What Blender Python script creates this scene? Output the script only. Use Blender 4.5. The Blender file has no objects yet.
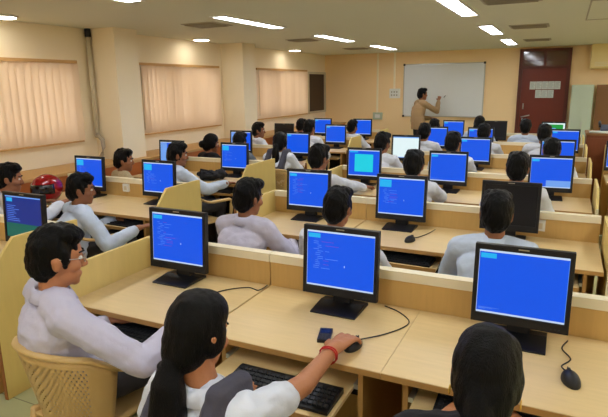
import bpy, bmesh, math, random
from mathutils import Vector, Matrix, noise
random.seed(7)
C = bpy.context.scene.collection
scn = bpy.context.scene
PI = math.pi
V = Vector

# ------------------------------------------------------------------ materials
MATS = {}
def nodes_of(m):
    m.use_nodes = True
    return m.node_tree.nodes, m.node_tree.links
def s2l(c):
    return tuple(((v/255)/12.92 if v/255 <= .04045 else ((v/255+.055)/1.055)**2.4) for v in c)
def mat(name, col, rough=.6, metal=0.0, spec=.4, noise_amt=0.0, noise_scale=8.0, bump=0.0, bump_scale=60.0, stretch=(1,1,1), emit=0.0, trans=0.0):
    """plain procedural surface: colour varied by noise, optional noise bump"""
    if name in MATS: return MATS[name]
    m = bpy.data.materials.new(name); N, L = nodes_of(m)
    b = N['Principled BSDF']; lin = s2l(col)
    b.inputs['Base Color'].default_value = (*lin, 1)
    b.inputs['Roughness'].default_value = rough
    b.inputs['Metallic'].default_value = metal
    b.inputs['Specular IOR Level'].default_value = spec
    tc = N.new('ShaderNodeTexCoord'); mp = N.new('ShaderNodeMapping')
    mp.inputs['Scale'].default_value = stretch
    L.new(tc.outputs['Object'], mp.inputs['Vector'])
    if noise_amt:
        n = N.new('ShaderNodeTexNoise'); n.inputs['Scale'].default_value = noise_scale; n.inputs['Detail'].default_value = 4
        L.new(mp.outputs['Vector'], n.inputs['Vector'])
        mx = N.new('ShaderNodeMix'); mx.data_type = 'RGBA'
        mx.inputs[6].default_value = (*[min(1, v*(1-noise_amt)) for v in lin], 1)
        mx.inputs[7].default_value = (*[min(1, v*(1+noise_amt)) for v in lin], 1)
        L.new(n.outputs['Fac'], mx.inputs[0]); L.new(mx.outputs[2], b.inputs['Base Color'])
    if bump:
        n2 = N.new('ShaderNodeTexNoise'); n2.inputs['Scale'].default_value = bump_scale; n2.inputs['Detail'].default_value = 3
        L.new(mp.outputs['Vector'], n2.inputs['Vector'])
        bp = N.new('ShaderNodeBump'); bp.inputs['Strength'].default_value = bump; bp.inputs['Distance'].default_value = .01
        L.new(n2.outputs['Fac'], bp.inputs['Height']); L.new(bp.outputs['Normal'], b.inputs['Normal'])
    if emit:
        b.inputs['Emission Color'].default_value = (*lin, 1); b.inputs['Emission Strength'].default_value = emit
    MATS[name] = m
    return m
def glow(name, col, strength, rough=.35):
    if name in MATS: return MATS[name]
    m = bpy.data.materials.new(name); N, L = nodes_of(m); b = N['Principled BSDF']
    lin = s2l(col)
    b.inputs['Base Color'].default_value = (.01,.01,.012,1); b.inputs['Roughness'].default_value = rough
    b.inputs['Specular IOR Level'].default_value = .25
    b.inputs['Emission Color'].default_value = (*lin,1); b.inputs['Emission Strength'].default_value = strength
    MATS[name] = m
    return m

EMS = 1.0
M = dict(
 wood = mat('birch_laminate', (228,198,142), .4, spec=.45, noise_amt=.09, noise_scale=5, stretch=(1.2,14,8)),
 panel = mat('partition_laminate', (206,167,100), .5, noise_amt=.10, noise_scale=5, stretch=(9,9,1.2)),
 endp = mat('end_panel_laminate', (226,200,124), .5, noise_amt=.06, noise_scale=4, stretch=(9,9,1.2)),
 cap = mat('cream_cap_rail', (240,228,196), .45, noise_amt=.03),
 edge = mat('brown_edge_band', (150,96,48), .5, noise_amt=.08),
 edge2 = mat('light_edge_band', (186,140,78), .5, noise_amt=.08),
 black = mat('black_plastic', (22,22,25), .45, noise_amt=.05),
 blackm = mat('matte_black_plastic', (30,30,33), .6, noise_amt=.05),
 key = mat('keycap_plastic', (40,42,46), .55, noise_amt=.05),
 off = mat('dark_screen_glass', (20,19,22), .3, noise_amt=.03),
 chair = mat('beige_plastic', (206,172,112), .42, noise_amt=.04, spec=.4),
 wall = mat('cream_wall_paint', (250,236,206), .85, noise_amt=.02, noise_scale=2),
 wallb = mat('peach_wall_paint', (250,218,166), .85, noise_amt=.02, noise_scale=2),
 ceil = mat('ceiling_paint', (222,222,202), .9, noise_amt=.015, noise_scale=1),
 floor = mat('pale_floor_tile', (182,182,140), .35, noise_amt=.08, noise_scale=6),
 ledge = mat('ledge_laminate', (205,160,98), .45, noise_amt=.08, stretch=(8,1,8)),
 ledgef = mat('ledge_front_wood', (186,104,44), .5, noise_amt=.12, stretch=(8,1,8)),
 white = mat('white_metal_paint', (232,232,226), .5, noise_amt=.02),
 board = mat('whiteboard_enamel', (226,229,228), .35, noise_amt=.01),
 alu = mat('aluminium_trim', (190,190,186), .35, metal=.8, noise_amt=.02),
 door = mat('red_brown_door', (112,44,26), .45, noise_amt=.15, noise_scale=6, stretch=(10,10,1)),
 doorf = mat('dark_brown_door_frame', (92,40,24), .5, noise_amt=.1),
 paper = mat('printed_paper', (205,212,204), .8, noise_amt=.05),
 ink = mat('grey_ink', (150,156,152), .8, noise_amt=.02),
 steel = mat('grey_green_steel', (188,200,176), .45, noise_amt=.04),
 brownw = mat('brown_veneer', (124,66,36), .5, noise_amt=.15, stretch=(8,8,1)),
 brownl = mat('brown_board', (140,98,58), .6, noise_amt=.08, stretch=(8,8,1)),
 acbox = mat('cream_ac_plastic', (236,214,150), .5, noise_amt=.02),
 helmet = mat('red_helmet_shell', (150,14,18), .15, noise_amt=.05, spec=.7),
 visor = mat('smoked_visor', (24,18,18), .12, spec=.7, noise_amt=.02),
 bag = mat('black_bag_cloth', (24,24,28), .75, noise_amt=.15, bump=.5, bump_scale=40),
 vent = mat('grey_vent_metal', (176,168,146), .6, noise_amt=.03),
 red = mat('red_thread', (190,30,24), .5, noise_amt=.1),
 gold = mat('gold_metal', (230,180,70), .3, metal=.7, noise_amt=.02),
 grey = mat('grey_tube', (170,160,140), .5, noise_amt=.1),
 skin = mat('brown_skin', (150,98,68), .55, noise_amt=.06, noise_scale=14, bump=.08, bump_scale=160),
 skinl = mat('light_brown_skin', (186,124,84), .55, noise_amt=.06, noise_scale=14, bump=.12, bump_scale=140),
 hair = mat('black_hair', (9,8,8), .42, noise_amt=.4, noise_scale=40, bump=.7, bump_scale=110, stretch=(3,3,.3), spec=.15),
 eyew = mat('eye_white', (225,220,212), .25, noise_amt=.02),
 eyed = mat('dark_iris', (30,18,12), .2, noise_amt=.02),
 lav = mat('pale_lavender_shirt', (198,194,214), .8, noise_amt=.03, bump=.6, bump_scale=20),
 shirt = mat('white_shirt', (216,220,230), .8, noise_amt=.03, bump=.6, bump_scale=20),
 blue = mat('pale_blue_shirt', (194,206,226), .8, noise_amt=.03, bump=.6, bump_scale=20),
 plaid = mat('beige_check_shirt', (190,172,136), .8, noise_amt=.3, noise_scale=45, bump=.3, bump_scale=20),
 khaki = mat('khaki_shirt', (172,142,104), .8, noise_amt=.06, bump=.4, bump_scale=16),
 grey_v = mat('charcoal_pinafore', (72,70,82), .85, noise_amt=.08, bump=.2, bump_scale=120),
 greyblue = mat('grey_shirt', (104,112,120), .85, noise_amt=.08, bump=.2, bump_scale=60),
 dark = mat('black_dress_cloth', (28,26,30), .85, noise_amt=.08, bump=.2, bump_scale=60),
 trous = mat('charcoal_trousers', (52,50,54), .85, noise_amt=.08, bump=.2, bump_scale=60),
 shoe = mat('black_shoe_leather', (18,16,16), .4, noise_amt=.1),
 pipe = mat('white_pvc_pipe', (214,204,178), .5, noise_amt=.04),
 winframe = mat('pale_window_frame', (206,196,170), .5, noise_amt=.03),
 darkwin = mat('dark_brown_panel', (62,44,34), .5, noise_amt=.1),
 phoneg = mat('phone_glass', (34,40,52), .15, noise_amt=.05),
)
S = dict(
 blue = glow('screen_blue', (6,84,230), EMS), cyan = glow('screen_cyan', (30,178,238), EMS),
 pale = glow('screen_pale_bar', (196,214,240), EMS), text = glow('screen_text', (92,138,240), EMS),
 pink = glow('screen_purple_text', (110,70,210), EMS), white = glow('screen_white', (226,244,246), EMS),
 navy = glow('screen_navy', (18,46,130), EMS), green = glow('screen_dark_green', (10,96,84), EMS),
 grass = glow('screen_green', (30,150,60), EMS), turq = glow('screen_turquoise', (24,206,226), EMS),
 light = glow('screen_light_blue', (110,160,236), EMS))
LAMP = glow('lamp_diffuser', (244,248,255), 25.5)
DOWN = glow('downlight_diffuser', (255,246,232), 24.0)

def glass_mat():
    m = bpy.data.materials.new('window_glass'); N, L = nodes_of(m)
    N.remove(N['Principled BSDF'])
    t = N.new('ShaderNodeBsdfTransparent'); g = N.new('ShaderNodeBsdfGlossy'); g.inputs['Roughness'].default_value = .03
    fr = N.new('ShaderNodeFresnel'); fr.inputs['IOR'].default_value = 1.45
    mx = N.new('ShaderNodeMixShader'); L.new(fr.outputs[0], mx.inputs[0]); L.new(t.outputs[0], mx.inputs[1]); L.new(g.outputs[0], mx.inputs[2])
    L.new(mx.outputs[0], N['Material Output'].inputs['Surface'])
    return m
M['glass'] = glass_mat()
def blind_mat():
    m = bpy.data.materials.new('blind_fabric'); N, L = nodes_of(m)
    N.remove(N['Principled BSDF'])
    d = N.new('ShaderNodeBsdfDiffuse'); t = N.new('ShaderNodeBsdfTranslucent')
    n = N.new('ShaderNodeTexNoise'); n.inputs['Scale'].default_value = 300
    tc = N.new('ShaderNodeTexCoord'); L.new(tc.outputs['Object'], n.inputs['Vector'])
    mx = N.new('ShaderNodeMix'); mx.data_type='RGBA'
    mx.inputs[6].default_value = (*s2l((242,222,194)),1); mx.inputs[7].default_value = (*s2l((250,234,208)),1)
    L.new(n.outputs['Fac'], mx.inputs[0])
    L.new(mx.outputs[2], d.inputs['Color']); t.inputs['Color'].default_value = (*s2l((250,234,216)),1)
    ms = N.new('ShaderNodeMixShader'); ms.inputs[0].default_value = .45
    L.new(d.outputs[0], ms.inputs[1]); L.new(t.outputs[0], ms.inputs[2])
    L.new(ms.outputs[0], N['Material Output'].inputs['Surface'])
    return m
M['blind'] = blind_mat()
def cane_mat():
    """beige plastic pierced by a lattice of small holes"""
    m = bpy.data.materials.new('pierced_beige_plastic'); N, L = nodes_of(m); b = N['Principled BSDF']
    b.inputs['Base Color'].default_value = (*s2l((206,172,112)),1); b.inputs['Roughness'].default_value = .42
    tc = N.new('ShaderNodeTexCoord'); sp = N.new('ShaderNodeSeparateXYZ'); L.new(tc.outputs['UV'], sp.inputs[0])
    def sn(sock, w):
        a = N.new('ShaderNodeMath'); a.operation='MULTIPLY'; a.inputs[1].default_value = w; L.new(sock, a.inputs[0])
        s = N.new('ShaderNodeMath'); s.operation='SINE'; L.new(a.outputs[0], s.inputs[0]); return s.outputs[0]
    a = N.new('ShaderNodeMath'); a.operation='MULTIPLY'
    L.new(sn(sp.outputs[0], 2*PI*15), a.inputs[0]); L.new(sn(sp.outputs[1], 2*PI*11), a.inputs[1])
    g = N.new('ShaderNodeMath'); g.operation='GREATER_THAN'; g.inputs[1].default_value = .38; L.new(a.outputs[0], g.inputs[0])
    t = N.new('ShaderNodeBsdfTransparent'); mx = N.new('ShaderNodeMixShader')
    L.new(g.outputs[0], mx.inputs[0]); L.new(b.outputs[0], mx.inputs[1]); L.new(t.outputs[0], mx.inputs[2])
    L.new(mx.outputs[0], N['Material Output'].inputs['Surface'])
    return m
M['cane'] = cane_mat()
def floor_tiles():
    m = M['floor']; N, L = nodes_of(m); b = N['Principled BSDF']
    tc = N.new('ShaderNodeTexCoord'); br = N.new('ShaderNodeTexBrick')
    br.offset = 0; br.inputs['Scale'].default_value = 1; br.inputs['Brick Width'].default_value = .6; br.inputs['Row Height'].default_value = .6
    br.inputs['Mortar Size'].default_value = .004
    br.inputs['Color1'].default_value = (*s2l((184,186,142)),1); br.inputs['Color2'].default_value = (*s2l((176,178,136)),1)
    br.inputs['Mortar'].default_value = (*s2l((130,128,100)),1)
    L.new(tc.outputs['Object'], br.inputs['Vector']); L.new(br.outputs['Color'], b.inputs['Base Color'])
floor_tiles()

# ------------------------------------------------------------------ mesh helpers
def mk(name, bm, mats, parent=None, loc=(0,0,0), smooth=False, bevel=0.0):
    if bevel:
        es = [e for e in bm.edges if len(e.link_faces) == 2 and e.calc_face_angle(0) > .6]
        bmesh.ops.bevel(bm, geom=es, offset=bevel, segments=2, profile=.6, affect='EDGES', clamp_overlap=True)
    me = bpy.data.meshes.new(name); bm.normal_update(); bm.to_mesh(me); bm.free()
    if not isinstance(mats, (list, tuple)): mats = [mats]
    for m in mats: me.materials.append(m)
    if smooth: me.shade_smooth()
    o = bpy.data.objects.new(name, me); C.objects.link(o); o.location = loc
    if parent: o.parent = parent
    return o
def box(bm, x0,x1,y0,y1,z0,z1, mi=0, mtx=None):
    vs = [V((x,y,z)) for z in (z0,z1) for y in (y0,y1) for x in (x0,x1)]
    if mtx: vs = [mtx @ v for v in vs]
    b = [bm.verts.new(v) for v in vs]
    for f in ((0,2,3,1),(4,5,7,6),(0,1,5,4),(2,6,7,3),(0,4,6,2),(1,3,7,5)):
        fc = bm.faces.new([b[i] for i in f]); fc.material_index = mi
    return b
def bxo(name, dims, m, parent=None, bevel=0.0, loc=(0,0,0)):
    bm = bmesh.new(); box(bm, *dims); return mk(name, bm, m, parent, loc, bevel=bevel)
def prism(bm, pts, ax, a0, a1, mi=0):
    """polygon pts extruded along axis ax between a0 and a1"""
    def p(u,v,a):
        return {0:(a,u,v),1:(u,a,v),2:(u,v,a)}[ax]
    A = [bm.verts.new(p(u,v,a0)) for u,v in pts]; B = [bm.verts.new(p(u,v,a1)) for u,v in pts]
    n = len(pts); fs = [bm.faces.new(A), bm.faces.new(B[::-1])]
    for i in range(n): fs.append(bm.faces.new((A[i],B[i],B[(i+1)%n],A[(i+1)%n])))
    for f in fs: f.material_index = mi
    bmesh.ops.recalc_face_normals(bm, faces=fs)
def frame_of(d):
    d = d.normalized(); up = V((0,0,1)) if abs(d.z) < .95 else V((1,0,0))
    a = d.cross(up).normalized(); return a, a.cross(d).normalized()
def tube(bm, pts, r, seg=8, mi=0, cap=True, flat=1.0):
    """round (or flattened) tube along points; r number or list"""
    pts = [V(p) for p in pts]; n = len(pts); rings = []
    for i,p in enumerate(pts):
        d = (pts[min(i+1,n-1)] - pts[max(i-1,0)])
        a,b = frame_of(d); rr = r[i] if isinstance(r,(list,tuple)) else r
        rings.append([bm.verts.new(p + a*math.cos(2*PI*k/seg)*rr + b*math.sin(2*PI*k/seg)*rr*flat) for k in range(seg)])
    fs=[]
    for i in range(n-1):
        for k in range(seg): fs.append(bm.faces.new((rings[i][k],rings[i+1][k],rings[i+1][(k+1)%seg],rings[i][(k+1)%seg])))
    if cap:
        fs.append(bm.faces.new(rings[0])); fs.append(bm.faces.new(rings[-1][::-1]))
    for f in fs: f.material_index = mi; f.smooth = True
    bmesh.ops.recalc_face_normals(bm, faces=fs)
def rcap(bm, p0, r0, p1, r1, seg=12):
    """tapered capsule"""
    p0,p1 = V(p0),V(p1); d = p1-p0
    if d.length < 1e-6: d = V((0,0,1e-4))
    a,b = frame_of(d); u = d.normalized()
    prof = []
    for k in range(1,4): t = -PI/2 + k*PI/8; prof.append((p0 + u*math.sin(t)*r0, r0*math.cos(t)))
    prof.append((p0,r0)); prof.append((p1,r1))
    for k in range(1,4): t = k*PI/8; prof.append((p1 + u*math.sin(t)*r1, r1*math.cos(t)))
    rings = [[bm.verts.new(c + a*math.cos(2*PI*k/seg)*r + b*math.sin(2*PI*k/seg)*r) for k in range(seg)] for c,r in prof]
    for i in range(len(rings)-1):
        for k in range(seg): bm.faces.new((rings[i][k],rings[i][(k+1)%seg],rings[i+1][(k+1)%seg],rings[i+1][k]))
    e0 = bm.verts.new(p0-u*r0); e1 = bm.verts.new(p1+u*r1)
    for k in range(seg):
        bm.faces.new((e0,rings[0][(k+1)%seg],rings[0][k])); bm.faces.new((e1,rings[-1][k],rings[-1][(k+1)%seg]))
def ell(bm, mtx, c, r, seg=18, rng=12, mi=0):
    """ellipsoid centre c radii r, carried by matrix"""
    g = bmesh.ops.create_uvsphere(bm, u_segments=seg, v_segments=rng, radius=1)
    for v in g['verts']:
        v.co = mtx @ V((c[0]+v.co.x*r[0], c[1]+v.co.y*r[1], c[2]+v.co.z*r[2]))
        for f in v.link_faces: f.material_index = mi; f.smooth = True
def loft(bm, rings, seg=20):
    """rings: (centre, axis_u, ru, axis_v, rv) -> closed tube"""
    R = [[bm.verts.new(c + au*math.cos(2*PI*k/seg)*ru + av*math.sin(2*PI*k/seg)*rv) for k in range(seg)] for c,au,ru,av,rv in rings]
    fs=[]
    for i in range(len(R)-1):
        for k in range(seg): fs.append(bm.faces.new((R[i][k],R[i][(k+1)%seg],R[i+1][(k+1)%seg],R[i+1][k])))
    fs.append(bm.faces.new(R[0][::-1])); fs.append(bm.faces.new(R[-1]))
    bmesh.ops.recalc_face_normals(bm, faces=fs)
def blob(name, bm, m, voxel, parent=None, smooth=4, wrinkle=0.0, wscale=14, wstretch=(1,1,1), loc=(0,0,0), fac=.5):
    """merge overlapping closed shapes of bm into one smooth continuous surface"""
    me = bpy.data.meshes.new('tmp'); bm.to_mesh(me); bm.free()
    t = bpy.data.objects.new('tmp', me); C.objects.link(t)
    r = t.modifiers.new('r','REMESH'); r.mode = 'VOXEL'; r.voxel_size = voxel
    if smooth:
        s = t.modifiers.new('s','SMOOTH'); s.factor = fac; s.iterations = smooth
    dg = bpy.context.evaluated_depsgraph_get()
    nm = bpy.data.meshes.new_from_object(t.evaluated_get(dg))
    bpy.data.objects.remove(t); bpy.data.meshes.remove(me)
    nm.name = name
    if wrinkle:
        cos = [v.co.copy() for v in nm.vertices]; nor = [v.normal.copy() for v in nm.vertices]; off = V((loc[0]*3.1,loc[1]*2.7,5.3)); flat = []
        for c_,n_ in zip(cos, nor):
            q = V((c_.x*wscale*wstretch[0], c_.y*wscale*wstretch[1], c_.z*wscale*wstretch[2])) + off
            flat.extend(c_ + n_*(wrinkle*(noise.noise(q) + .5*noise.noise(q*2.3))))
        nm.vertices.foreach_set('co', flat); nm.update()
    nm.materials.clear(); nm.materials.append(m); nm.shade_smooth()
    o = bpy.data.objects.new(name, nm); C.objects.link(o); o.location = loc
    if parent: o.parent = parent
    return o

def tag(o, label, cat, group=None):
    o['label'] = label; o['category'] = cat
    if group: o['group'] = group
    return o
def thing(name, label, cat, loc=(0,0,0), rz=0, group=None):
    o = bpy.data.objects.new(name, None); C.objects.link(o); o.location = loc; o.rotation_euler = (0,0,rz)
    o.empty_display_size = .1
    return tag(o, label, cat, group)
def copy_tree(o, parent=None):
    c = o.copy(); C.objects.link(c)
    if parent: c.parent = parent
    for ch in list(o.children): copy_tree(ch, c)
    return c
def struct(o, label=None):
    o['kind'] = 'structure'
    return o

# ------------------------------------------------------------------ layout (metres)
ROWS = [2.35, 3.89, 5.43, 6.97, 8.51, 10.05]          # y of each partition
DT = .74                                              # desk top
DD = .62                                              # desk depth
MX = [-1.75, -.936, -.13]                             # middle block desk centres
LX = [-4.175, -3.365]                                 # left block desk centres
WID = .81
LDX = [.13,-.03,-.09,-.11,-.12,-.12]
ROWN = ['nearest row','second row from camera','third row from camera','fourth row from camera','fifth row from camera','farthest row']
COLN = ['left block window-side','left block aisle-side','middle block left','middle block centre','middle block right']
COLX = LX + MX
HC = 2.478
YB = 12.2; XL = -5.30; XC = -4.87; XR = 4.2; YR = -2.6

# ------------------------------------------------------------------ room
def room():
    bm = bmesh.new(); box(bm, XL-.3, XR+.2, YR-.2, YB+.2, -.1, 0); struct(mk('floor', bm, M['floor']))
    bm = bmesh.new(); box(bm, XL-.3, XR+.2, YR-.2, YB+.2, HC, HC+.1); struct(mk('ceiling', bm, M['ceil']))
    bm = bmesh.new(); box(bm, XL-.3, XR+.2, YB, YB+.2, 0, HC); struct(mk('wall_back', bm, M['wallb']))
    bm = bmesh.new(); box(bm, XR, XR+.2, YR, YB, 0, HC); struct(mk('wall_right', bm, M['wallb']))
    bm = bmesh.new(); box(bm, XL-.3, XR+.2, YR-.2, YR, 0, HC); struct(mk('wall_rear', bm, M['wallb']))
    wins = [(2.2,4.7),(5.78,7.62),(8.86,11.0)]
    bm = bmesh.new(); t0 = XL-.22
    box(bm, t0, XL, YR, YB, 0, 1.2); box(bm, t0, XL, YR, YB, 2.06, HC)
    ys = [YR] + [v for w in wins for v in w] + [YB]
    for i in range(0,len(ys),2): box(bm, t0, XL, ys[i], ys[i+1], 1.2, 2.06)
    for a,b in ((4.97,5.36),(7.81,8.22)): box(bm, XL, XC, a, b, 0, HC)
    struct(mk('wall_left', bm, M['wall']))
    for i,(a,b) in enumerate(wins):
        bm = bmesh.new(); x0,x1 = XL-.14, XL-.09
        box(bm,x0,x1,a,b,1.2,1.25); box(bm,x0,x1,a,b,2.01,2.06)
        n = 3
        for k in range(n+1):
            y = a + (b-a-.05)*k/n; box(bm,x0,x1,y,y+.05,1.25,2.01)
        w = struct(mk('window_%d'%(i+1), bm, M['winframe']))
        bm = bmesh.new(); box(bm, XL-.12, XL-.115, a+.04, b-.04, 1.24, 2.02); mk('window_glass', bm, M['glass'], w)
    # small dark window in the far corner, pale frame
    bm = bmesh.new(); a,b,z0,z1 = 11.16,12.14,1.15,2.08
    box(bm, XL, XL+.05, a, b, z0, z0+.045); box(bm, XL, XL+.05, a, b, z1-.05, z1); box(bm, XL, XL+.05, a, a+.045, z0+.045, z1-.05); box(bm, XL, XL+.05, b-.07, b, z0+.045, z1-.05)
    w = struct(mk('window_4', bm, M['winframe']))
    bm = bmesh.new(); box(bm, XL+.002, XL+.025, a+.04, b-.06, z0+.04, z1-.04); mk('dark_shutter', bm, M['darkwin'], w)
    # ledge under the windows
    bm = bmesh.new(); box(bm, XL, -4.74, YR, 12.18, .875, .906); g = struct(mk('trim_1', bm, M['ledge']))
    bm = bmesh.new(); box(bm, XL, -4.76, YR, 12.18, 0, .875); mk('ledge_front', bm, M['ledgef'], g)
    # fine skirting on the back wall
    bm = bmesh.new(); box(bm, XL, -.97, YB-.012, YB, 0, .1); box(bm, .08, XR, YB-.012, YB, 0, .1); struct(mk('baseboard_back', bm, M['edge2']))
    # door with transom
    x0,x1 = -.93,.03
    bm = bmesh.new()
    box(bm, x0,x0+.07,YB-.06,YB,0,2.44); box(bm, x1-.07,x1,YB-.06,YB,0,2.44); box(bm, x0+.07,x1-.07,YB-.06,YB,2.39,2.44); box(bm, x0+.07,x1-.07,YB-.06,YB,2.05,2.11)
    box(bm, -.475,-.425,YB-.055,YB,2.11,2.39)
    d = struct(mk('door_1', bm, M['doorf'], bevel=.004))
    bm = bmesh.new(); box(bm, x0+.07,x1-.07,YB-.035,YB-.004,.01,2.05); mk('door_leaf', bm, M['door'], d)
    for a,b in ((x0+.07,-.475),(-.425,x1-.07)):
        bm = bmesh.new(); box(bm,a,b,YB-.03,YB-.022,2.11,2.39); mk('transom_pane', bm, mat('transom_glass',(96,64,44),.08,spec=.8,noise_amt=.02), d)
        bm = bmesh.new(); box(bm,a,b,YB-.045,YB-.032,2.20,2.215); mk('glazing_bar', bm, M['doorf'], d)
    bm = bmesh.new(); tube(bm, [(-.80,YB-.045,1.24),(-.80,YB-.045,1.36)], .012); mk('door_pull', bm, M['alu'], d)
    bm = bmesh.new(); tube(bm, [(-.82,YB-.04,1.08),(-.82,YB-.085,1.08),(-.66,YB-.085,1.12)], .012); tube(bm,[(-.80,YB-.04,.98),(-.80,YB-.04,1.05)],.014); mk('door_handle', bm, M['alu'], d)
    # ceiling: fine grey joint strips round a removable panel
    bm = bmesh.new()
    for (a,b,c,e) in ((.12,1.9,5.60,5.615),(.12,1.9,7.3,7.315),(.12,.135,5.6,7.3)): box(bm,a,b,c,e,HC-.006,HC)
    struct(mk('trim_2', bm, M['vent']))
room()

def blinds():
    specs = [(1.9,4.70,1.15,2.10,'wide cream vertical blind nearest the camera, left of the pipe'),
             (5.70,7.62,1.135,2.11,'cream vertical blind between the two wall columns'),
             (8.84,11.02,1.15,2.11,'cream vertical blind beside the small dark corner window')]
    for a,b,z0,z1,lab in specs:
        t = thing('vertical_blind', lab, 'blind', (XL+.06, a, z0), 0, 'vertical blinds on the window wall')
        L = b-a
        bm = bmesh.new(); box(bm,-.025,.03,0,L,z1-z0-.035,z1-z0); mk('headrail', bm, M['ledge'], t, bevel=.004)
        n = int(L/.088); bm = bmesh.new()
        for k in range(n):
            y = (k+.5)*L/n; w = .049; tw = .030+.006*math.sin(k*1.7)
            vs = [V((-tw,y-w,.02)),V((tw,y+w,.02)),V((tw,y+w,z1-z0-.035)),V((-tw,y-w,z1-z0-.035))]
            f = [bm.verts.new(v) for v in vs] ; f2 = [bm.verts.new(v+V((.0012,0,0))) for v in vs]
            bm.faces.new(f); bm.faces.new(f2[::-1])
            for i in range(4): bm.faces.new((f[i],f[(i+1)%4],f2[(i+1)%4],f2[i]))
        mk('slats', bm, M['blind'], t)
        bm = bmesh.new(); box(bm,-.02,.022,.0,L,.0,.018); mk('bottom_rail', bm, M['ledge'], t)
        bm = bmesh.new(); tube(bm,[(.035,.05,.08),(.035,.05,z1-z0-.03)],.004,6); mk('pull_cord', bm, M['winframe'], t)
blinds()

def ceiling_things():
    k = 0
    names = {-3.255:'over the left block', -.985:'over the middle block'}
    nm = ['nearest','middle','farthest']
    for x in (-3.255,-.985,1.3,3.3):
        for j,y in enumerate((-2.0,.46,2.94,5.43,7.91,10.36)):
            if y > 4 and x < 0: lab = 'long white ceiling strip light %s, %s of three in view'%(names[x], nm[j-3])
            elif j == 2 and x == -3.255: lab = 'white ceiling strip light cut off by the top photo edge'
            else: lab = 'long white ceiling strip light outside the photo frame'
            t = thing('ceiling_light', lab, 'ceiling light', (x,y,HC), 0, 'recessed strip lights')
            bm = bmesh.new()
            for d in ((-.10,-.075,-.67,.67),(.075,.10,-.67,.67),(-.075,.075,-.67,-.645),(-.075,.075,.645,.67)): box(bm,d[0],d[1],d[2],d[3],-.012,0)
            mk('light_frame', bm, M['white'], t)
            bm = bmesh.new(); box(bm,-.075,.075,-.645,.645,-.008,-.002); mk('diffuser', bm, LAMP, t)
    for y,lab in ((3.66,'small round ceiling downlight at the left photo edge'),(6.85,'small round ceiling downlight above the blind between columns'),(9.95,'small round ceiling downlight above the far blind')):
        t = thing('downlight', lab, 'ceiling light', (-4.98,y,HC), 0, 'downlights along the window wall')
        bm = bmesh.new(); tube(bm,[(0,0,-.02),(0,0,0)],.13,20); mk('light_ring', bm, M['white'], t)
        bm = bmesh.new(); tube(bm,[(0,0,-.026),(0,0,-.021)],.11,20); mk('diffuser', bm, DOWN, t)
    for x,y,w,lab in ((-.5,5.15,.48,'grey slotted ceiling vent right of the nearest middle strip light'),(-.5,7.65,.46,'grey slotted ceiling vent right of the second middle strip light'),(-.52,10.1,.42,'grey slotted ceiling vent nearest the door'),
                      (-3.8,5.35,.44,'grey ceiling vent left of the nearest left strip light'),(-3.8,7.9,.44,'grey ceiling vent left of the second left strip light'),(-3.8,10.3,.44,'grey ceiling vent left of the farthest left strip light')):
        t = thing('ceiling_vent', lab, 'vent', (x,y,HC), 0, 'ceiling vents')
        bm = bmesh.new(); box(bm,-w/2,w/2,-.2,.2,-.008,0); mk('vent_frame', bm, M['vent'], t)
        bm = bmesh.new()
        for i in range(7): box(bm,-w/2+.03,w/2-.03,-.17+i*.05,-.145+i*.05,-.02,-.008)
        mk('louvres', bm, mat('dark_vent',(150,142,120),.6,noise_amt=.03), t)
ceiling_things()

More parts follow.
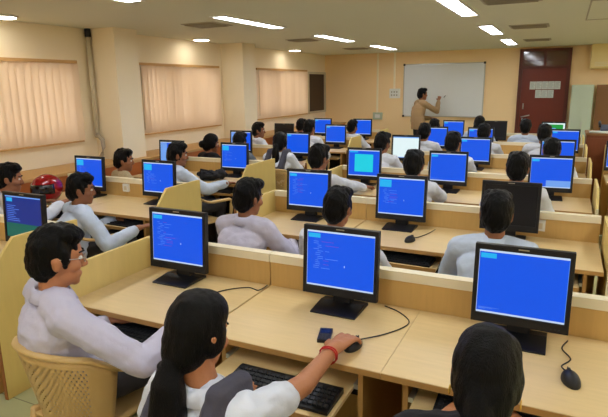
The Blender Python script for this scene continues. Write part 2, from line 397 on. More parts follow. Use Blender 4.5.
def wall_things():
    # whiteboard
    x0,x1,z0,z1 = -3.34,-1.61,1.07,2.2
    t = thing('whiteboard', 'large white writing board on the peach back wall', 'whiteboard', ((x0+x1)/2,YB,z0))
    w = (x1-x0)/2; h = z1-z0
    bm = bmesh.new(); box(bm,-w,w,-.022,-.002,0,h); mk('board_panel', bm, M['board'], t)
    bm = bmesh.new()
    for d in ((-w-.012,w+.012,-.012,.006),(-w-.012,w+.012,h-.006,h+.012)): box(bm,d[0],d[1],-.03,-.002,d[2],d[3])
    for d in ((-w-.012,-w+.006),(w-.006,w+.012)): box(bm,d[0],d[1],-.03,-.002,.006,h-.006)
    mk('board_frame', bm, M['alu'], t)
    for sx in (-1,1):
        for zz in (0,h):
            bm = bmesh.new(); box(bm,sx*w-.022,sx*w+.022,-.036,-.03,zz-.022,zz+.022); mk('corner_clip', bm, M['blackm'], t)
    bm = bmesh.new(); box(bm,w-.5,w-.1,-.09,-.03,-.012,0); mk('pen_tray', bm, M['alu'], t)
    # papers on the door
    for k in range(5):
        x = -.645+k*.115; tg = thing('notice_paper','white printed sheet in the top line of notices on the door, %s'%(['leftmost','second from left','middle','second from right','rightmost'][k]),'paper',(x,YB-.0362,1.64),0,'notices on the door')
        notice(tg)
    for k in range(3):
        x = -.53+k*.115; tg = thing('notice_paper','white printed sheet in the lower line of notices on the door, %s'%(['left','middle','right'][k]),'paper',(x,YB-.0362,1.47),0,'notices on the door')
        notice(tg)
    # conduits, switch box, socket
    for x,z0,z1,lab in ((-3.97,1.1,HC,'thin vertical cable conduit above the pale wall socket'),(-3.57,1.68,HC,'thin vertical cable conduit above the white switch box')):
        bm = bmesh.new(); box(bm,-.02,.02,-.018,0,0,z1-z0); o = mk('cable_conduit', bm, M['wall'], None, (x,YB,z0)); tag(o,lab,'conduit')
    t = thing('switch_box','white switch box on the back wall left of the whiteboard','switch',(-3.55,YB,1.47))
    bm = bmesh.new(); box(bm,-.12,.12,-.05,0,0,.21); mk('box_body', bm, M['white'], t, bevel=.008)
    for i in range(2):
        for j in range(3): bxo('rocker_switch', (-.08+j*.06,-.05+j*.06,-.058,-.05,.05+i*.07,.085+i*.07), M['vent'], t)
    t = thing('wall_socket','pale green socket plate low on the back wall below a conduit','socket',(-3.95,YB,.98))
    bm = bmesh.new(); box(bm,-.11,.11,-.045,0,0,.16); mk('socket_body', bm, M['steel'], t, bevel=.006)
    bm = bmesh.new(); box(bm,-.06,.06,-.05,-.045,.04,.12); mk('socket_face', bm, M['white'], t)
    # cupboard
    t = thing('steel_cupboard','tall grey-green steel cupboard standing right of the door','cupboard',(.27,YB-.21,0))
    bm = bmesh.new(); box(bm,-.19,.19,-.2,.2,.06,1.72); mk('cupboard_body', bm, M['steel'], t, bevel=.006)
    for s in (-1,1):
        bm = bmesh.new(); box(bm,min(s*.005,s*.18),max(s*.005,s*.18),-.212,-.2,.1,1.69); dd = mk('cupboard_door', bm, M['steel'], t, bevel=.003)
    bm = bmesh.new(); box(bm,.02,.035,-.226,-.212,.9,1.02); mk('handle', bm, M['alu'], dd)
    bm = bmesh.new(); box(bm,-.18,.18,-.19,.19,0,.06); mk('plinth', bm, M['blackm'], t)
    # brown screen board right of it
    t = thing('room_divider','brown wooden divider panel right of the steel cupboard','divider',(.98,YB-.12,0))
    bm = bmesh.new(); box(bm,-.46,.46,-.03,.03,.06,1.72); mk('divider_board', bm, M['brownl'], t)
    for s in (-1,1):
        bm = bmesh.new(); box(bm,s*.4-.03,s*.4+.03,-.1,.1,0,.06); mk('foot', bm, M['brownw'], t)
    # air-conditioner
    t = thing('air_conditioner','cream boxy air conditioner high on the wall right of the door','air conditioner',(.93,YB,2.02))
    bm = bmesh.new(); prism(bm, [(-.30,.03),(-.27,0),(0,0),(0,.455),(-.30,.455)], 0, -.57,.57); mk('ac_casing', bm, M['acbox'], t)
    bm = bmesh.new()
    for i in range(3): box(bm,-.5,.5,-.306,-.3,.05+i*.03,.06+i*.03)
    mk('outlet_grille', bm, M['cap'], t)
    # vertical pipe at the column
    t = thing('wall_pipe','white vertical pipe beside the near wall column, elbow at top','pipe',(-5.24,4.93,0))
    bm = bmesh.new(); tube(bm,[(0,0,1.20),(0,0,2.42)],.028,12); mk('pipe_run', bm, M['pipe'], t)
    bm = bmesh.new(); tube(bm,[(0,0,2.38),(0,0,2.475)],.036,12); mk('pipe_clamp', bm, M['blackm'], t)
    bm = bmesh.new(); tube(bm,[(0,0,1.22),(.02,-.03,1.2),(.09,-.07,1.21),(.16,-.08,1.16),(.165,-.08,1.07),(.13,-.08,.98),(.08,-.07,.925),(.05,-.04,.907)],[.026,.026,.024,.026,.023,.026,.023,.024],10); mk('wrapped_hose', bm, M['grey'], t)
def notice(t):
    bm = bmesh.new(); box(bm,-.055,.055,-.001,.001,0,.155); mk('sheet', bm, M['paper'], t)
    bm = bmesh.new()
    for i in range(7): box(bm,-.042,.042-(i%3)*.012,-.0016,-.001,.02+i*.018,.026+i*.018)
    mk('print', bm, M['ink'], t)
wall_things()

# ------------------------------------------------------------------ desks, partitions
def end_panel(name, parent, x0, x1, y0, y1, ztop, cut=True, edge=M['edge'], bands=True):
    bm = bmesh.new(); L = y1-y0
    pts = [(y0,0),(y1,0),(y1,ztop),(y0+.17,ztop),(y0,.77)] if cut else [(y0,0),(y1,0),(y1,ztop),(y0,ztop)]
    prism(bm, pts, 0, x0, x1, 0)
    o = mk(name, bm, M['endp'], parent)
    bm = bmesh.new()
    box(bm,x0-.001,x1+.001,y0-.004,y0,0,pts[-1][1]); mk('edge_band', bm, edge, o)
    return o
def partition(r, xs, label, left=None, right=None):
    y = ROWS[r]
    t = thing('desk_partition', label, 'partition', (0,y,0), 0, 'low partitions between the desk rows')
    for cx in xs:
        bm = bmesh.new(); box(bm,cx-WID/2+.002,cx+WID/2-.002,0,.022,.02,.872); mk('partition_panel', bm, M['panel'], t)
        bm = bmesh.new(); box(bm,cx-WID/2+.001,cx+WID/2-.001,-.008,.046,.872,.917); mk('cap_rail', bm, M['cap'], t, bevel=.005)
    x0 = xs[0]-WID/2; x1 = xs[-1]+WID/2
    if left == 'low': end_panel('end_panel', t, x0-.022, x0-.001, -DD+.02, .046, .917, False)
    if right == 'tall': end_panel('end_panel', t, x1+.003, x1+.026, -.72 if r == 2 else -.58, .046, .95, True)
    if right == 'low': end_panel('end_panel', t, x1+.018, x1+.038, -.60, .046, .917, True, M['cap'])
    return t
def make_desk():
    t = thing('computer_desk','','desk')
    bm = bmesh.new(); box(bm,-WID/2+.003,WID/2-.003,-DD,-.004,DT-.025,DT); mk('desktop', bm, M['wood'], t, bevel=.003)
    bm = bmesh.new(); box(bm,-WID/2+.003,WID/2-.003,-DD-.003,-DD,DT-.025,DT-.002); mk('front_edge', bm, M['edge2'], t)
    for s in (-1,1):
        bm = bmesh.new(); box(bm,s*.315-.010,s*.315+.010,-DD+.03,-.01,0,DT-.025); mk('side_panel', bm, M['edge2'], t)
    bm = bmesh.new(); box(bm,-.303,.303,-.06,-.042,.25,DT-.026); mk('back_panel', bm, mat('dark_backing_board',(38,32,28),.7,noise_amt=.05), t)
    return t
def add_tray(t, pull):
    bm = bmesh.new(); box(bm,-.285,.285,-DD-pull,-DD+.34-pull,.622,.638); tr = mk('keyboard_tray', bm, M['wood'], t, bevel=.002)
    bm = bmesh.new(); box(bm,-.285,.285,-DD-pull-.004,-DD-pull,.618,.642); mk('tray_lip', bm, M['edge2'], tr)
    for s in (-1,1):
        bm = bmesh.new(); box(bm,s*.295-.009,s*.295+.009,-DD+.03,-.15,.628,.648); mk('runner', bm, M['alu'], t)
PULL = {(0,3):.22,(0,2):.1,(0,4):.05}
proto = None
blocks = []
for r in range(6):
    partition(r, [v+LDX[r] for v in LX], 'low left block wooden partition with tall aisle end panel, %s'%ROWN[r], None, 'tall')
    partition(r, MX, 'low middle block wooden partition with cream cap, %s'%ROWN[r], 'low', 'low' if r else None)
    for c in range(5):
        d = make_desk() if proto is None else copy_tree(proto)
        if proto is None: proto = d
        d.location = (COLX[c]+(LDX[r] if c < 2 else 0), ROWS[r], 0)
        d['label'] = 'pale wood computer desk, %s seat, %s'%(COLN[c], ROWN[r]); d['group'] = 'computer desks in rows'
        blocks.append((d,r,c))
for d,r,c in blocks: add_tray(d, PULL.get((r,c), .04))
# right-hand block at the picture edge
for r,xx in ((3,.86),(4,.97)):
    t = partition(r, [xx], 'low right block partition at right photo edge, %s'%ROWN[r])
    if r == 4: end_panel('end_panel', t, xx-WID/2-.022, xx-WID/2-.001, -.30, .046, .917, False, M['cap'])
    d = copy_tree(proto); d.location = (xx,ROWS[r],0); d['label'] = 'pale wood desk of right block at right photo edge, %s'%ROWN[r]; d['group']='computer desks in rows'
# brown cabinet / podium
t = thing('wooden_cabinet','dark brown wooden cabinet standing right of the fifth row desks','cabinet',(.47,8.86,0))
bm = bmesh.new(); box(bm,-.165,.165,-.26,.26,0,1.04); mk('cabinet_body', bm, M['brownw'], t, bevel=.004)
bm = bmesh.new(); box(bm,-.18,.18,-.28,.28,1.04,1.07); mk('cabinet_top', bm, M['brownl'], t, bevel=.004)
bm = bmesh.new(); box(bm,-.15,.15,-.272,-.26,.08,1.0); dd = mk('cabinet_door', bm, M['brownw'], t, bevel=.003)
bm = bmesh.new(); tube(bm,[(.11,-.272,.55),(.11,-.295,.55)],.012); mk('knob', bm, M['alu'], dd)
t = thing('paper_stack','pile of white papers on the brown cabinet front','papers',(.47,8.70,1.07))
bm = bmesh.new()
for i in range(5):
    box(bm,-.13,.13,-.09,.09,i*.004,i*.004+.0035, 0, Matrix.Rotation((i-2)*.06,4,'Z'))
mk('sheets', bm, M['paper'], t)
t = thing('desk_telephone','dark telephone with handset on the brown cabinet top','telephone',(.56,9.0,1.07))
bm = bmesh.new(); prism(bm,[(-.1,0),(.1,0),(.1,.09),(-.1,.03)],0,-.07,.07); mk('phone_base', bm, mat('slate_plastic',(62,70,92),.5,noise_amt=.04), t)
bm = bmesh.new(); tube(bm,[(-.085,-.06,.06),(-.085,-.05,.1),(-.085,.07,.13),(-.085,.09,.09)],.018,8); mk('handset', bm, M['blackm'], t)

# ------------------------------------------------------------------ monitors
SW, SH = .338, .270
def screen_mesh(kind, seed):
    rnd = random.Random(seed); bm = bmesh.new(); mats = []; 
    def q(u0,v0,u1,v1,m,lv):
        if m not in mats: mats.append(m)
        y = -.0006*lv
        f = bm.faces.new([bm.verts.new(((u-.5)*SW, y, v*SH)) for u,v in ((u0,v0),(u1,v0),(u1,v1),(u0,v1))]); f.material_index = mats.index(m)
    if kind == 'off': q(0,0,1,1,M['off'],0)
    elif kind == 'white':
        q(0,0,1,1,S['white'],0); q(0,.95,1,1,S['light'],1); q(0,0,1,.035,S['light'],1)
    elif kind == 'green':
        q(0,0,1,1,S['white'],0); q(.08,.12,.92,.92,S['grass'],1); q(.2,.2,.34,.42,S['white'],2); q(.62,.3,.8,.5,S['white'],2); q(.36,.55,.6,.7,S['light'],2)
    elif kind == 'navy':
        q(0,0,1,1,S['navy'],0); q(0,0,1,.34,S['green'],1); q(.04,.86,.2,.95,S['cyan'],1); q(0,.97,1,1,S['light'],1)
        for i in range(9): q(.05,.4+i*.045,.05+rnd.uniform(.1,.4),.412+i*.045,S['text'],2)
    else:
        q(0,0,1,1,S['blue'],0); q(0,.967,1,1,S['pale'],1); q(0,0,1,.03,S['pale'],1)
        q(0,.03,.006,.967,S['pale'],1); q(.994,.03,1,.967,S['light'],1)
        if kind in ('code','plain','half'): q(.02,.87,.2,.945,S['cyan'],1)
        if kind == 'big': q(.02,.74,.28,.94,S['cyan'],1)
        if kind == 'dialog': q(.2,.16,.8,.84,S['turq'],1); q(.03,.9,.3,.95,S['cyan'],1)
        if kind == 'leftlist': q(.01,.03,.3,.96,S['light'],1)
        if kind == 'half': q(.4,.03,.994,.24,S['light'],1)
        if kind in ('code','big'):
            v = .80 if kind == 'code' else .68
            while v > .3:
                ind = rnd.choice((.1,.1,.13,.16))
                q(ind,v,ind+rnd.uniform(.04,.1),v+.009,S['text'],2)
                if rnd.random() < .7:
                    a = ind+.12; q(a,v,a+rnd.uniform(.05,.2),v+.009,rnd.choice((S['text'],S['pink'])),2)
                v -= .034
            q(.565,.385,.575,.42,S['pale'],2)
        if kind == 'plain':
            for i in range(3): q(.03,.06+i*.012,.03+.08*(i+1),.066+i*.012,S['text'],2)
    me = bpy.data.meshes.new('screen'); bm.to_mesh(me); bm.free()
    for m in mats: me.materials.append(m)
    return me
CW, CH = .374, .334
def make_monitor():
    t = thing('computer_monitor','','monitor')
    tl = Matrix.Translation((0,0,.062)) @ Matrix.Rotation(-.07,4,'X')
    # casing: bezel ring + shell
    bm = bmesh.new(); zs0 = .04
    ins = [(-SW/2,zs0),(SW/2,zs0),(SW/2,zs0+SH),(-SW/2,zs0+SH)]; out = [(-CW/2,0),(CW/2,0),(CW/2,CH),(-CW/2,CH)]
    fo = [bm.verts.new((u,-.02,v)) for u,v in out]; fi = [bm.verts.new((u,-.02,v)) for u,v in ins]; fd = [bm.verts.new((u,-.013,v)) for u,v in ins]
    bo = [bm.verts.new((u,.012,v)) for u,v in out]; bi = [bm.verts.new((u*.7,.042,.04+v*.78)) for u,v in out]
    for i in range(4):
        j=(i+1)%4
        bm.faces.new((fo[i],fo[j],fi[j],fi[i])); bm.faces.new((fi[i],fi[j],fd[j],fd[i])); bm.faces.new((fo[j],fo[i],bo[i],bo[j])); bm.faces.new((bo[j],bo[i],bi[i],bi[j]))
    bm.faces.new(bi[::-1]); bm.faces.new(fd)
    bmesh.ops.recalc_face_normals(bm, faces=bm.faces[:])
    bmesh.ops.transform(bm, matrix=tl, verts=bm.verts[:])
    cas = mk('monitor_casing', bm, M['black'], t, bevel=.003)
    bm = bmesh.new(); box(bm,-.02,.02,-.0212,-.02,CH-.013,CH-.008); bmesh.ops.transform(bm, matrix=tl, verts=bm.verts[:]); mk('maker_mark', bm, M['grey'], cas)
    bm = bmesh.new()
    for i in range(3): box(bm,.12+i*.014,.128+i*.014,-.0222,-.02,.012,.018)
    bmesh.ops.transform(bm, matrix=tl, verts=bm.verts[:]); mk('buttons', bm, M['key'], cas)
    sc = bpy.data.objects.new('screen', bpy.data.meshes.new('screen')); C.objects.link(sc); sc.parent = t
    sc.matrix_local = tl @ Matrix.Translation((0,-.0136,zs0))
    bm = bmesh.new(); prism(bm,[(.025,.012),(.075,.012),(.055,.26),(.03,.26)],0,-.045,.045); mk('stand_neck', bm, M['blackm'], t, bevel=.004)
    bm = bmesh.new()
    prism(bm,[(-.10,0),(.09,0),(.09,.014),(.03,.022),(-.10,.008)],0,-.112,.112); mk('stand_base', bm, M['black'], t, bevel=.003)
    return t, sc
KIND = {(0,0):('navy','blue and green screen'),(0,2):('code','blue code screen'),(0,3):('code','blue code screen'),(0,4):('plain','plain blue screen'),
 (1,0):('big','blue screen'),(1,1):('big','blue screen'),(1,2):('code','blue code screen'),(1,3):('big','blue screen'),(1,4):('off','switched-off dark screen'),
 (2,0):('leftlist','blue and white screen'),(2,1):('big','blue screen'),(2,2):('dialog','turquoise square on blue screen'),(2,3):('plain','blue screen'),(2,4):('half','blue screen pale below'),
 (3,0):('leftlist','blue screen'),(3,1):('plain','blue screen'),(3,2):('white','white screen'),(3,3):('plain','blue screen'),(3,4):('plain','blue screen'),
 (4,0):('off','dark screen'),(4,1):('plain','blue screen'),(4,2):('plain','blue screen'),(4,3):('plain','blue screen'),(4,4):('plain','blue screen'),
 (5,0):('plain','blue screen'),(5,1):('plain','blue screen'),(5,2):('plain','blue screen'),(5,3):('off','dark screen'),(5,4):('green','green picture on screen')}
MONX = {(0,0):-3.07,(0,2):-1.84,(0,3):-.89,(0,4):-.10,(1,0):-4.15,(1,1):-3.29,(1,2):-1.78,(1,3):-1.03,(1,4):-.28,(2,0):-4.40,(2,1):-3.47,(2,2):-1.86,(2,3):-.99,(2,4):-.07,
 (3,0):-4.35,(3,1):-3.40,(3,2):-1.83,(3,3):-.96,(3,4):-.04,(4,0):-4.43,(4,1):-3.45,(4,2):-1.78,(4,3):-1.11,(4,4):.03,(5,0):-4.36,(5,1):-3.52,(5,2):-1.79,(5,3):-1.07,(5,4):-.15}
MROT = {(2,4):.06}
mproto = None
for (r,c),(kd,ds) in KIND.items():
    if mproto is None: mon, sc = make_monitor(); mproto = mon
    else:
        mon = copy_tree(mproto); sc = [o for o in mon.children if o.name.startswith('screen')][0]
    sc.data = screen_mesh(kd, r*10+c)
    mon.location = (MONX[(r,c)], ROWS[r]-.135, DT); mon.rotation_euler = (0,0,MROT.get((r,c),0))
    nm = 'aisle-side' if (r,c)==(0,0) else None
    col = COLN[c] if nm is None else 'left block aisle-side'
    mon['label'] = 'black monitor, %s, %s desk, %s'%(ds, col, ROWN[r]); mon['group'] = 'computer monitors on the desks'
mon = copy_tree(mproto); sc = [o for o in mon.children if o.name.startswith('screen')][0]; sc.data = screen_mesh('plain', 99)
mon.location = (.635, ROWS[3]-.135, DT); mon['label'] = 'black monitor with blue screen cut off by right photo edge'; mon['group'] = 'computer monitors on the desks'

# ------------------------------------------------------------------ keyboards, mice, phone, helmet, bag, sockets
def make_keyboard():
    t = thing('keyboard','','keyboard')
    bm = bmesh.new(); prism(bm,[(-.08,0),(.08,0),(.08,.024),(.06,.026),(-.08,.012)],0,-.225,.225); mk('keyboard_body', bm, M['black'], t, bevel=.002)
    bm = bmesh.new()
    for i in range(5):
        for j in range(21):
            x = -.212+j*.0205; y = -.062+i*.024; z = .0125+(y+.08)*.095
            box(bm,x,x+.017,y,y+.019,z,z+.008)
    mk('keys', bm, M['key'], t)
    return t
kproto = None
for (r,c) in ((0,2),(0,3),(0,4),(1,0),(1,1),(1,2),(1,3),(1,4),(2,0),(2,1)):
    k = make_keyboard() if kproto is None else copy_tree(kproto)
    if kproto is None: kproto = k
    k.location = (COLX[c]+(.045 if (r,c)==(0,3) else .02)+(LDX[r] if c < 2 else 0), ROWS[r]-DD-PULL.get((r,c),.04)+.11, .638); k.rotation_euler=(0,0,random.uniform(-.05,.05) if r else .0)
    k['label'] = 'black keyboard on pull-out tray, %s desk, %s'%(COLN[c],ROWN[r]); k['group']='keyboards on trays'
def mouse(label, x, y, rz, cable):
    t = thing('computer_mouse', label, 'mouse', (x,y,DT), rz, 'computer mice on the desks')
    bm = bmesh.new(); ell(bm, Matrix(), (0,0,.004), (.031,.056,.034), 20, 14)
    for v in bm.verts:
        if v.co.z < 0: v.co.z = 0
    mk('mouse_body', bm, M['black'], t, smooth=True)
    bm = bmesh.new(); box(bm,-.003,.003,.012,.032,.028,.0385); mk('scroll_wheel', bm, M['key'], t)
    bm = bmesh.new(); box(bm,-.0015,.0015,.03,.05,.018,.0325); mk('button_gap', bm, M['key'], t)
    if cable:
        R = Matrix.Rotation(-rz,4,'Z')
        pts = [V((0,.05,.012))] + [R @ (V((px-x,py-y,.004))) for px,py in cable]
        # smooth catmull
        P = [pts[0]]+pts+[pts[-1]]; sm=[]
        for i in range(1,len(P)-2):
            for s in range(8):
                u = s/8; a,b,c,d = P[i-1],P[i],P[i+1],P[i+2]
                sm.append(.5*((2*b)+(-a+c)*u+(2*a-5*b+4*c-d)*u*u+(-a+3*b-3*c+d)*u**3))
        sm.append(pts[-1])
        bm = bmesh.new(); tube(bm, sm, .0028, 6); mk('mouse_cable', bm, M['black'], t)
    return t
mouse('black mouse under the hand of the girl in charcoal pinafore', -.695, 1.875, -.12, [(-.62,2.02),(-.56,2.12),(-.55,2.2),(-.62,2.28),(-.70,2.32)])
mouse('black mouse beside the front right monitor, nearest row', .10, 1.95, .25, [(.07,2.05),(.10,2.12),(.07,2.2),(.09,2.28)])
mouse('black mouse on the front left desk, mostly behind the ponytail girl', -1.47, 1.87, .5, [(-1.56,2.06),(-1.52,2.18),(-1.43,2.26),(-1.36,2.25),(-1.352,2.33)])
mouse('small black mouse on the centre desk of the second row', -.875, 3.45, -.2, [(-.84,3.56),(-.80,3.68),(-.78,3.8)])
mouse('small black mouse on the centre desk of the third row', -.99, 5.03, -.1, [(-.98,5.12),(-.95,5.2),(-.9,5.33)])
mouse('small black mouse beside the aisle end panel, second row', -3.12, 3.50, .1, [(-3.1,3.62),(-3.13,3.75),(-3.2,3.83)])
# mobile phone
t = thing('mobile_phone','small black mobile phone on the desk left of the girl\'s hand','phone',(-.835,1.912,DT),.28)
bm = bmesh.new(); box(bm,-.027,.027,-.055,.055,0,.015); mk('phone_body', bm, M['black'], t, bevel=.004)
bm = bmesh.new(); box(bm,-.02,.02,.005,.045,.015,.016); mk('phone_screen', bm, M['phoneg'], t)
bm = bmesh.new()
for i in range(4):
    for j in range(3): box(bm,-.02+j*.014,-.009+j*.014,-.048+i*.012,-.04+i*.012,.015,.0165)
mk('phone_keys', bm, M['key'], t)
# helmet
t = thing('crash_helmet','shiny red motorcycle helmet with dark visor on the window-side desk','helmet',(-4.33,3.40,DT),.1)
bm = bmesh.new()
ell(bm, Matrix(), (0,0,.13), (.125,.155,.135), 32, 24)
bm.verts.ensure_lookup_table()
for v in bm.verts:
    if v.co.z < .012: v.co.z = .0
mk('shell', bm, M['helmet'], t, smooth=True)
bm = bmesh.new(); g = bmesh.ops.create_uvsphere(bm,u_segments=32,v_segments=24,radius=1)
for v in bm.verts: v.co = V((v.co.x*.129,v.co.y*.159,.13+v.co.z*.139))
bmesh.ops.delete(bm, geom=[v for v in bm.verts if not (v.co.y < -.02 and .08 < v.co.z < .19)], context='VERTS')
bmesh.ops.solidify(bm, geom=bm.faces[:], thickness=.003)
mk('visor', bm, M['visor'], t, smooth=True)
bm = bmesh.new(); ell(bm, Matrix(), (0,-.14,.05), (.055,.03,.03)); mk('chin_vent', bm, M['visor'], t, smooth=True)
# black bag
t = thing('cloth_bag','crumpled black bag lying on the third row desk beside the student','bag',(-3.60,4.99,DT))
bm = bmesh.new()
ell(bm, Matrix(), (0,0,.05), (.17,.12,.055)); ell(bm, Matrix(), (.09,.03,.07), (.09,.07,.05)); ell(bm, Matrix(), (-.08,-.02,.06), (.08,.08,.05))
b = blob('bag_body', bm, M['bag'], .008, t, 3, .03, 14)
for v in b.data.vertices: v.co.z = max(v.co.z, .001)
bm = bmesh.new(); tube(bm,[(-.1,-.06,.07),(-.06,-.1,.13),(.03,-.1,.12),(.08,-.06,.08)],.01,8); mk('bag_strap', bm, M['bag'], t)
# partition sockets
for x,y,lab in ((-3.81,ROWS[1],'white socket box on the left block partition, second row'),(-.09,ROWS[1],'white socket box on the partition beside the dark monitor, second row')):
    t = thing('socket_box', lab, 'socket', (x,y,.79), 0, 'partition sockets')
    bm = bmesh.new(); box(bm,-.035,.035,-.025,-.0005,0,.075); mk('box_body', bm, M['white'], t, bevel=.004)
    bm = bmesh.new(); box(bm,-.018,.018,-.028,-.025,.015,.055); mk('socket_face', bm, M['pipe'], t)

# ------------------------------------------------------------------ plastic armchairs
def make_chair():
    t = thing('plastic_armchair','','chair')
    def plan(a):      # a in [-1,1] round the back, from left arm front to right arm front
        if abs(a) > .6:
            s = 1 if a>0 else -1; u = (abs(a)-.6)/.4
            return V((s*(.245+.012*u), -.06+u*.30, 0))
        th = a/.6*PI/2
        cx = .245*math.copysign(abs(math.sin(th))**.75, th); cy = -.06-.19*abs(math.cos(th))**.8
        return V((cx,cy,0))
    def rim(a):
        a = abs(a)
        if a < .3: return .775-.015*(a/.3)**2
        if a < .72:
            u = (a-.3)/.42; return .76-.125*(3*u*u-2*u**3)
        return .635-.0*(a)
    SZ = .42
    # backrest shell
    n = 28; mrows = 10; bm = bmesh.new(); uvl = bm.loops.layers.uv.new('uv')
    def pt(i,j,off):
        a = -.56+1.12*i/n; v = j/mrows; p = plan(a); z = SZ-.02 + (rim(a)-SZ+.01)*v
        lean = .045*v; p2 = V((p.x*(.72+.28*v), p.y*(.86+.14*v) - lean*max(0,1-abs(a)/.6), z))
        c = V((0,.02,z)); d = (p2-c); d.z = 0; d.normalize(); return p2 + d*off
    F = [[bm.verts.new(pt(i,j,0)) for j in range(mrows+1)] for i in range(n+1)]
    B = [[bm.verts.new(pt(i,j,.007)) for j in range(mrows+1)] for i in range(n+1)]
    def face(vs, uv, mi):
        f = bm.faces.new(vs); f.material_index = mi; f.smooth = True
        for l,u in zip(f.loops, uv): l[uvl].uv = u
    for i in range(n):
        for j in range(mrows):
            inner = 5 <= i < n-5 and 2 <= j < mrows-1
            uv = [(i/n*2,j/mrows),((i+1)/n*2,j/mrows),((i+1)/n*2,(j+1)/mrows),(i/n*2,(j+1)/mrows)]
            mi = 1 if inner else 0
            face((F[i][j],F[i+1][j],F[i+1][j+1],F[i][j+1]), uv, mi)
            face((B[i][j+1],B[i+1][j+1],B[i+1][j],B[i][j]), [uv[3],uv[2],uv[1],uv[0]], mi)
    for i in range(n):
        face((F[i][mrows],F[i+1][mrows],B[i+1][mrows],B[i][mrows]), [(0,0)]*4, 0); face((B[i][0],B[i+1][0],F[i+1][0],F[i][0]), [(0,0)]*4, 0)
    for j in range(mrows):
        face((F[0][j],F[0][j+1],B[0][j+1],B[0][j]), [(0,0)]*4, 0); face((B[n][j],B[n][j+1],F[n][j+1],F[n][j]), [(0,0)]*4, 0)
    back = mk('backrest', bm, [M['chair'],M['cane']], t)
    bm = bmesh.new()
    pts = []
    for i in range(25):
        a = -.56+1.12*i/24; p = plan(a); pts.append(V((p.x, p.y-.045*max(0,1-abs(a)/.6), rim(a))))
    tube(bm, pts, .017, 10, flat=.8); mk('top_rim', bm, M['chair'], back)
    for s in (-1,1):
        bm = bmesh.new(); pts = []
        for i in range(13):
            a = s*(.56+.44*i/12); p = plan(a); pts.append(V((p.x,p.y,rim(a))))
        pts += [V((s*.256,.262,.622)),V((s*.255,.272,.59)),V((s*.25,.265,.50)),V((s*.24,.25,.41))]
        tube(bm, pts, [.02]*5+[.025]*8+[.024,.022,.02,.02], 10, flat=.62); mk('armrest', bm, M['chair'], t)
    bm = bmesh.new(); N1=12
    T = {}
    for zi,dz in ((0,0),(1,-.014)):
        for i in range(N1+1):
            for j in range(N1+1):
                u = i/N1*2-1; v = j/N1
                w = .215 if v>.3 else .215-.05*(1-v/.3)**2
                z = SZ - .012*(1-u*u)*(1-(2*v-1)**2) - (.03*((v-.85)/.15)**2 if v>.85 else 0) + dz
                T[zi,i,j] = bm.verts.new((u*w, -.21+v*.47, z))
    for i in range(N1):
        for j in range(N1):
            bm.faces.new((T[0,i,j],T[0,i+1,j],T[0,i+1,j+1],T[0,i,j+1])); bm.faces.new((T[1,i,j+1],T[1,i+1,j+1],T[1,i+1,j],T[1,i,j]))
    for i in range(N1):
        bm.faces.new((T[1,i,0],T[1,i+1,0],T[0,i+1,0],T[0,i,0])); bm.faces.new((T[0,i,N1],T[0,i+1,N1],T[1,i+1,N1],T[1,i,N1]))
        bm.faces.new((T[0,0,i],T[0,0,i+1],T[1,0,i+1],T[1,0,i])); bm.faces.new((T[1,N1,i],T[1,N1,i+1],T[0,N1,i+1],T[0,N1,i]))
    mk('seat', bm, M['chair'], t, smooth=True)
    for s in (-1,1):
        bm = bmesh.new(); tube(bm,[(s*.215,.235,.44),(s*.225,.245,.25),(s*.24,.26,0)],[.03,.026,.02],8,flat=.7); mk('leg', bm, M['chair'], t)
        bm = bmesh.new(); tube(bm,[(s*.175,-.19,.43),(s*.195,-.215,.25),(s*.22,-.25,0)],[.03,.026,.02],8,flat=.7); mk('leg', bm, M['chair'], t)
    return t
chproto = None
def chair(x,y,yaw,label):
    global chproto
    if chproto is None: c = chproto = make_chair()
    else: c = copy_tree(chproto)
    c.location = (x,y,0); c.rotation_euler = (0,0,-yaw); c['label'] = label; c['category']='chair'; c['group'] = 'beige plastic armchairs'
    return c

# ------------------------------------------------------------------ people
def ik(S_, W_, l1, l2, hint):
    d = W_-S_; L = d.length; mx = (l1+l2)*.995
    if L > mx: W_ = S_+d*(mx/L); d = W_-S_; L = mx
    a = (l1*l1-l2*l2+L*L)/(2*L); h = math.sqrt(max(0,l1*l1-a*a)); u = d.normalized()
    hh = hint-u*hint.dot(u); hh.normalize()
    return S_+u*a+hh*h, W_
def hand(bm, W_, d, n, side, curl=.35, s=1.0, fr=.0088):
    """palm + five fingers. d = direction of the fingers, n = back-of-hand normal, side = +1 right hand"""
    d = d.normalized(); n = (n - d*n.dot(d)).normalized(); w = d.cross(n).normalized()   # w points to the right of the hand seen from above
    th = -side   # thumb side: left of a right hand
    for k,off in enumerate((-.027,-.009,.009,.027)):
        rcap(bm, W_+w*off*.45*s+d*.008, .016*s, W_+w*off*s+d*.082*s+n*.003, .0115*s, 8)
    rcap(bm, W_-d*.03, .026*s, W_+d*.03, .024*s, 10)
    lens = [.038,.044,.041,.031] if th < 0 else [.031,.041,.044,.038]
    for k,off in enumerate((-.029,-.0098,.0098,.029)):
        l = lens[k]*s; p = W_+w*off*s+d*.084*s+n*.003; ang = -curl*.35; spread = (off/.03)*.10
        for j,(f,r) in enumerate(((1,fr*1.08),(.68,fr),(.52,fr*.9))):
            q = p + (d*math.cos(ang)+n*math.sin(ang)+w*spread*math.cos(ang))*l*f
            rcap(bm, p, r*s, q, r*.94*s, 8); p = q; ang -= curl
    p = W_+w*th*.022*s+d*.018*s; q = p+(d*.75+w*th*.75-n*.25).normalized()*.038*s; e = q+(d*.95+w*th*.28-n*.2).normalized()*.034*s
    rcap(bm, p, .0145*s, q, .0115*s, 8); rcap(bm, q, .0112*s, e, .0095*s, 8)

